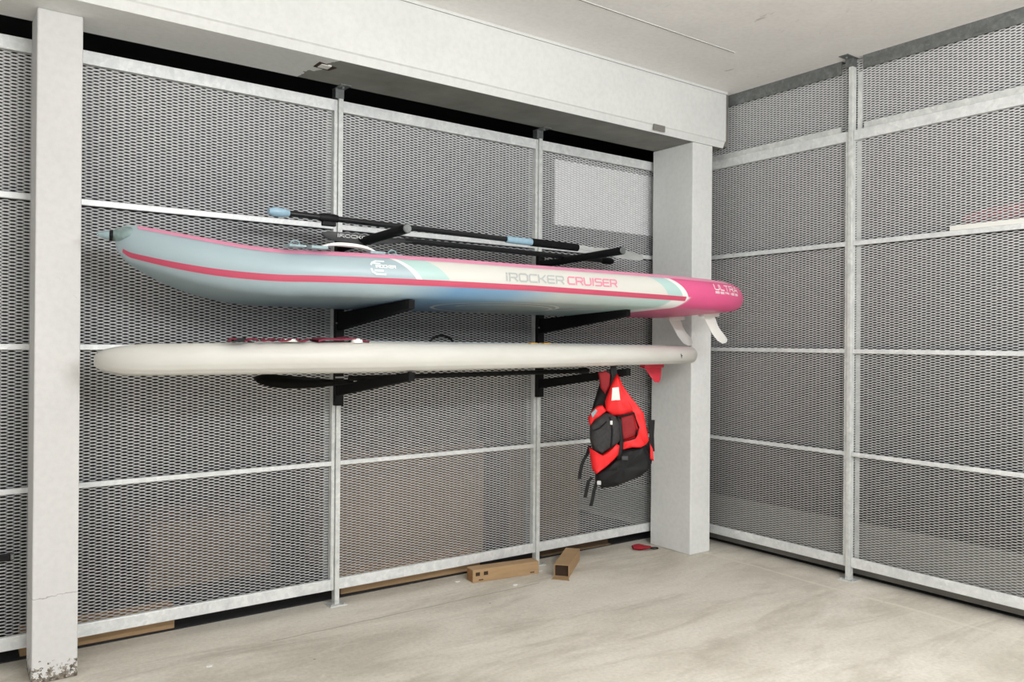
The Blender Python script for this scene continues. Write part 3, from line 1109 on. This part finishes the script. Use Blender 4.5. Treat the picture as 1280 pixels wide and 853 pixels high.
bp = pad('chest_pocket', [(737, 530), (744, 521), (756, 514), (768, 518), (773, 526), (774, 548), (769, 554), (757, 561), (750, 566), (740, 562), (736, 546)], .07, -.014, M_BMESH, .012, seed=17)
MB().tube([(x, -.052, z) for x, z in Q([(739, 536), (748, 532), (756, 524)])], .004, 6).build('zip', M_BNYL, bp, True)
MB().tube([(x, -.054, z) for x, z in Q([(760, 518), (763, 535), (762, 556)])], .004, 6).build('zip', M_BNYL, bp, True)
MB().cbox(*[(760 - 768) * VS, (763 - 768) * VS, -.060, -.050, -(528 - 465) * VS, -(523 - 465) * VS], .002).build('zip_pull', M_WHITEP, bp)
pad('front_edge', [(769, 518), (775, 520), (778, 552), (776, 572), (770, 572), (773, 545)], .05, -.012, M_BNYL, .004)
pad('hem', [(735, 557), (740, 565), (750, 567), (758, 562), (769, 552), (773, 554), (772, 565), (766, 572), (755, 582), (744, 590), (739, 584)], .055, -.022, M_RED, .012, seed=19)
wbp = pad('waist_band', [(744, 591), (756, 582), (768, 572), (777, 559), (792, 557), (805, 554), (812, 568), (813, 582), (802, 593), (785, 600), (768, 607), (752, 609), (744, 602)], .10, .02, M_BNYL, .014, seed=23)
MB().cbox((775 - 768) * VS, (783 - 768) * VS, -.045, -.033, -(572 - 465) * VS, -(567 - 465) * VS, .003).build('buckle', M_BLADEK, wbp)
MB().cbox((745 - 768) * VS, (750 - 768) * VS, -.040, -.028, -(603 - 465) * VS, -(598 - 465) * VS, .003).build('buckle', M_BLADE, wbp)
pad('care_label', [(763, 483), (771, 482), (773, 498), (762, 499)], .006, -.031, M_LABEL)
pad('side_strap', [(812, 552), (816, 560), (817, 575), (812, 572)], .02, .02, M_RED)


def strap(L, c, wd=.009):
    pts = [(x, c, z) for x, z in Q(L)]
    rows = []
    for i, p in enumerate(pts):
        rows.append([(p[0] - wd, p[1] - .002, p[2]), (p[0] + wd, p[1] - .002, p[2]), (p[0] + wd, p[1] + .002, p[2]), (p[0] - wd, p[1] + .002, p[2])])
    m = MB().grid(rows, True)
    m.f += [(0, 1, 2, 3), tuple(len(m.v) - 4 + k for k in range(4))]
    return m.build('strap', M_BNYL, lv)


strap([(737, 556), (734, 566), (730, 573), (727, 580), (725, 590), (724, 598)], .01)
strap([(748, 594), (739, 595), (735, 600), (733, 610), (731, 620)], -.01)
strap([(752, 600), (745, 601), (742, 610), (740, 622), (738, 630)], -.02)
strap([(760, 460), (760, 468), (757, 480)], .02, .012)
strap([(765, 455), (767, 470), (765, 484)], .005, .016)
strap([(813, 520), (815, 540), (816, 560), (814, 580)], .06)
strap([(819, 525), (818, 545), (819, 565)], .09)

# ------------------------------------------------------------------ things on the floor
def carton(name, x0, x1, y0, y1, z0, z1, label, rz=0.0, cat='box', tape=True, group=None, mat=None):
    mat = mat or M_CARD
    cx, cy = (x0 + x1) / 2, (y0 + y1) / 2
    r = tag(empty(name, (cx, cy, z0), rz), label, cat, group)
    X, Y, Z = (x1 - x0) / 2, (y1 - y0) / 2, z1 - z0
    MB().cbox(-X, X, -Y, Y, 0, Z - .004, .003).build('body', mat, r)
    for s in (-1, 1):
        a, b = (-Y, -.001) if s < 0 else (.001, Y)
        MB().box(-X, X, a, b, Z - .004, Z).build('flap', mat, r)
    if tape:
        MB().box(-X - .0005, X + .0005, -.025, .025, Z, Z + .0006).build('tape', M_CARDD, r)
    return r


carton('cardboard_box', .33, .935, 3.875, 3.98, FZ + .006, .085, 'flat brown box poking out under the mesh beside the left column', rad(-1))
carton('cardboard_box', 1.76, 2.62, 3.88, 4.03, FZ + .006, .085, 'long low brown carton under the bottom rail of the middle panel', rad(-1.2))
carton('cardboard_box', 1.86, 2.84, 4.16, 4.62, FZ + .006, .68, 'large tan box behind the lower middle mesh panel', mat=M_CARDT)
carton('cardboard_box', 2.3, 3.2, 4.78, 5.2, FZ + .006, .80, 'tall box standing behind the large tan box', mat=M_CARDDK)
carton('cardboard_box', .95, 1.6, 4.5, 4.95, FZ + .006, .34, 'brown box low behind the left hand mesh panel', mat=M_CARDDK)
carton('cardboard_box', 3.02, 3.62, 4.15, 4.7, FZ + .006, .62, 'brown box behind the mesh panel beside the corner column', mat=M_CARDDK)

# flat carton end lying under the third bay
ft = tag(empty('cardboard_sheet', (3.38, 3.90, FZ + .006), rad(-2)), 'flattened brown carton sheet, darkened for the shade under the rail beside the corner column', 'cardboard')
MB().cbox(-.30, .26, -.01, .16, .0, .05, .003).build('folded_sheet', simple('shade_dark_cardboard', srgb(84, 66, 48), .9, 0, .15, 12), ft)  # colour darkened to stand for the shade under the rail
MB().cbox(-.30, .26, -.035, -.012, .0, .008, .002).build('flap', M_CARDDK, ft)

# long cardboard tube with punched holes
t1 = tag(empty('cardboard_tube', (2.65, 3.686, FZ), math.atan2(-.057, .40)), 'long square cardboard tube with punched holes lying by the post', 'cardboard')
tb = MB().cbox(-.205, .215, -.035, .045, 0, .072, .004).build('body', M_CARD, t1)
for x in (-.175, -.125):
    MB().cbox(x - .013, x + .013, -.0362, -.030, .036, .056, .001).build('hole', M_CARDI, tb)
for x in (-.155, .17):
    MB().cbox(x - .014, x + .014, -.0360, -.030, .010, .016, .001).build('slot', M_CARDI, tb)
MB().box(-.2055, -.2045, -.030, .040, .005, .067).build('end_flap', M_CARDD, tb)

# short open cardboard tube
ang = math.atan2(.30, .36)
t2 = tag(empty('cardboard_tube', (2.914, 3.488, FZ), ang), 'short open cardboard tube lying on its flap by the post', 'cardboard')
m = MB()
W_, H_, L_ = .043, .072, .38
for (a0, a1, b0, b1) in ((-W_, W_, 0, .004), (-W_, W_, H_ - .004, H_), (-W_, -W_ + .004, .004, H_ - .004), (W_ - .004, W_, .004, H_ - .004)):
    m.box(0, L_, a0, a1, b0, b1)
m.build('body', M_CARD, t2)
MB().box(.02, .026, -W_ + .004, W_ - .004, .004, H_ - .004).build('inner_shade_plate', M_CARDI, t2)  # dark plate painted as the shade inside the tube
MB().prism([(-.055, -.055), (0, -.042), (0, .042), (-.05, .048)], .0, .003, 'Z').build('end_flap', M_CARD, t2)

# red fabric thing with a loop
rc = tag(empty('fabric_pouch', (3.745, 3.665, FZ), rad(-28)), 'small dark red fabric pouch with a cord loop on the floor by the column', 'pouch')
m = MB()
rows = []
for i in range(9):
    t = i / 8
    wv = .045 * math.sin(math.pi * (.12 + .80 * t)) ** .6
    rows.append([(-.07 + .12 * t, wv * math.cos(a), max(0.0, .016 + .018 * math.sin(a) * (0.6 + .4 * math.sin(5 * t)))) for a in [j * math.pi / 6 for j in range(12)]])
m.grid(rows, True)
m.f += [tuple(range(12)), tuple(range(96, 108))]
m.build('body', simple('dark_red_cloth', srgb(150, 16, 34), .75, 0, .2, 30, .2), rc, True)
MB().tube([(.05 + .025 * (1 - math.cos(a)), .018 * math.sin(a), .006) for a in [i * 2 * math.pi / 14 for i in range(15)]], .0035, 7).build('cord_loop', M_BNYL, rc, True)

for k, (x, y, s, lb) in enumerate([(2.355, 3.70, .016, 'white paint flake on the floor at the left end of the punched tube'), (2.575, 3.47, .014, 'white paint flake on the floor in front of the punched tube'),
                                   (2.85, 3.60, .014, 'white paint flake on the floor between the two cardboard tubes'), (.93, 3.30, .013, 'white paint flake on the floor near the left column')]):
    pts = [(s * (1 + .35 * math.sin(3.1 * j + k)) * math.cos(j * math.pi / 3.5), s * .7 * math.sin(j * math.pi / 3.5)) for j in range(7)]
    o = MB().prism(pts, 0, .004, 'Z').build('paint_flake', M_CHIP, loc=(x * 1.0153, y * 1.0153, FZ))
    tag(o, lb, 'flake', 'white flakes on the floor')

# ------------------------------------------------------------------ behind the mesh
sh_ = MB().cbox(3.10, 3.985, YB + .034, YB + .05, 2.028, 2.43, .003).build('foam_sheet', M_SCREEN)
tag(sh_, 'white rectangular sheet fixed behind the top mesh panel beside the corner column', 'sheet')
pl = MB().cbox(XR + .002, XR + .060, 1.2, 1.985, 1.892, 1.918, .003).build('plank', M_WHITEP)
tag(pl, 'narrow white plank lying on a rail of the right mesh wall', 'plank')
rg = tag(empty('duffel_bag', (4.47, 1.62, 1.0)), 'red bag seen dimly through the right mesh above the white plank', 'bag')
m = MB()
rows = []
for i in range(13):
    t = i / 12
    rr_ = .11 * (math.sin(math.pi * (.08 + .84 * t)) ** .4)
    rows.append([(rr_ * math.cos(a), -.35 + .74 * t, .97 + .62 * rr_ * math.sin(a)) for a in [j * math.pi / 8 for j in range(16)]])
m.grid(rows, True)
m.f += [tuple(range(16)), tuple(range(12 * 16, 13 * 16))]
m.build('body', M_REDD, rg, True)
MB().tube([(-.02, -.1 + .2 * i / 10, 1.036 + .05 * math.sin(math.pi * i / 10)) for i in range(11)], .008, 8).build('handle', M_BNYL, rg, True)
su = tag(empty('shelf_unit', (4.50, 1.62, 0)), 'low dark shelf stand carrying the red bag behind the right mesh', 'shelf')
MB().cbox(-.14, .16, -.5, .55, .88, .902, .003).build('shelf_board', M_DARKROOM, su)
for x in (-.12, .14):
    for y in (-.47, .52):
        MB().cbox(x - .015, x + .015, y - .015, y + .015, FZ + .006, .88, .002).build('leg', M_BLACK, su)
ls = tag(empty('shelf_unit', (-.28, 4.12, 0)), 'black shelf behind the mesh beside the left column', 'shelf')
MB().cbox(-.45, .55, -.18, .2, .47, .50, .003).build('shelf_board', M_BLACK, ls)
MB().cbox(-.45, .55, -.18, .2, 1.02, 1.05, .003).build('shelf_board', M_BLACK, ls)
for x in (-.43, .53):
    MB().cbox(x - .015, x + .015, -.17, -.14, FZ + .006, 1.2, .002).build('leg', M_BLACK, ls)
    MB().cbox(x - .015, x + .015, .16, .19, FZ + .006, 1.2, .002).build('leg', M_BLACK, ls)

# two black poles leaning flat against the mesh beside the left column
bp1 = tag(empty('black_bar', (-.25, YB + .013, .43)), 'black bar across the mesh just left of the near column', 'bar')
MB().cbox(-.5, .535, -.014, .010, -.013, .013, .003).build('body', M_BLACK, bp1)
MB().cbox(.535, .548, -.012, .008, -.011, .011, .002).build('end_cap', M_BRACK, bp1)
bp2 = tag(empty('thin_rod', (-.25, YB + .015, .565)), 'thin black rod with a pale green tip across the left mesh panel', 'rod')
MB().tube([(-.5, 0, 0), (.44, 0, 0)], .007, 8).build('body', M_BLACK, bp2, True)
MB().tube([(.44, 0, 0), (.475, 0, 0)], .0075, 8).build('tip', simple('pale_green_plastic', srgb(150, 214, 190), .4), bp2, True)
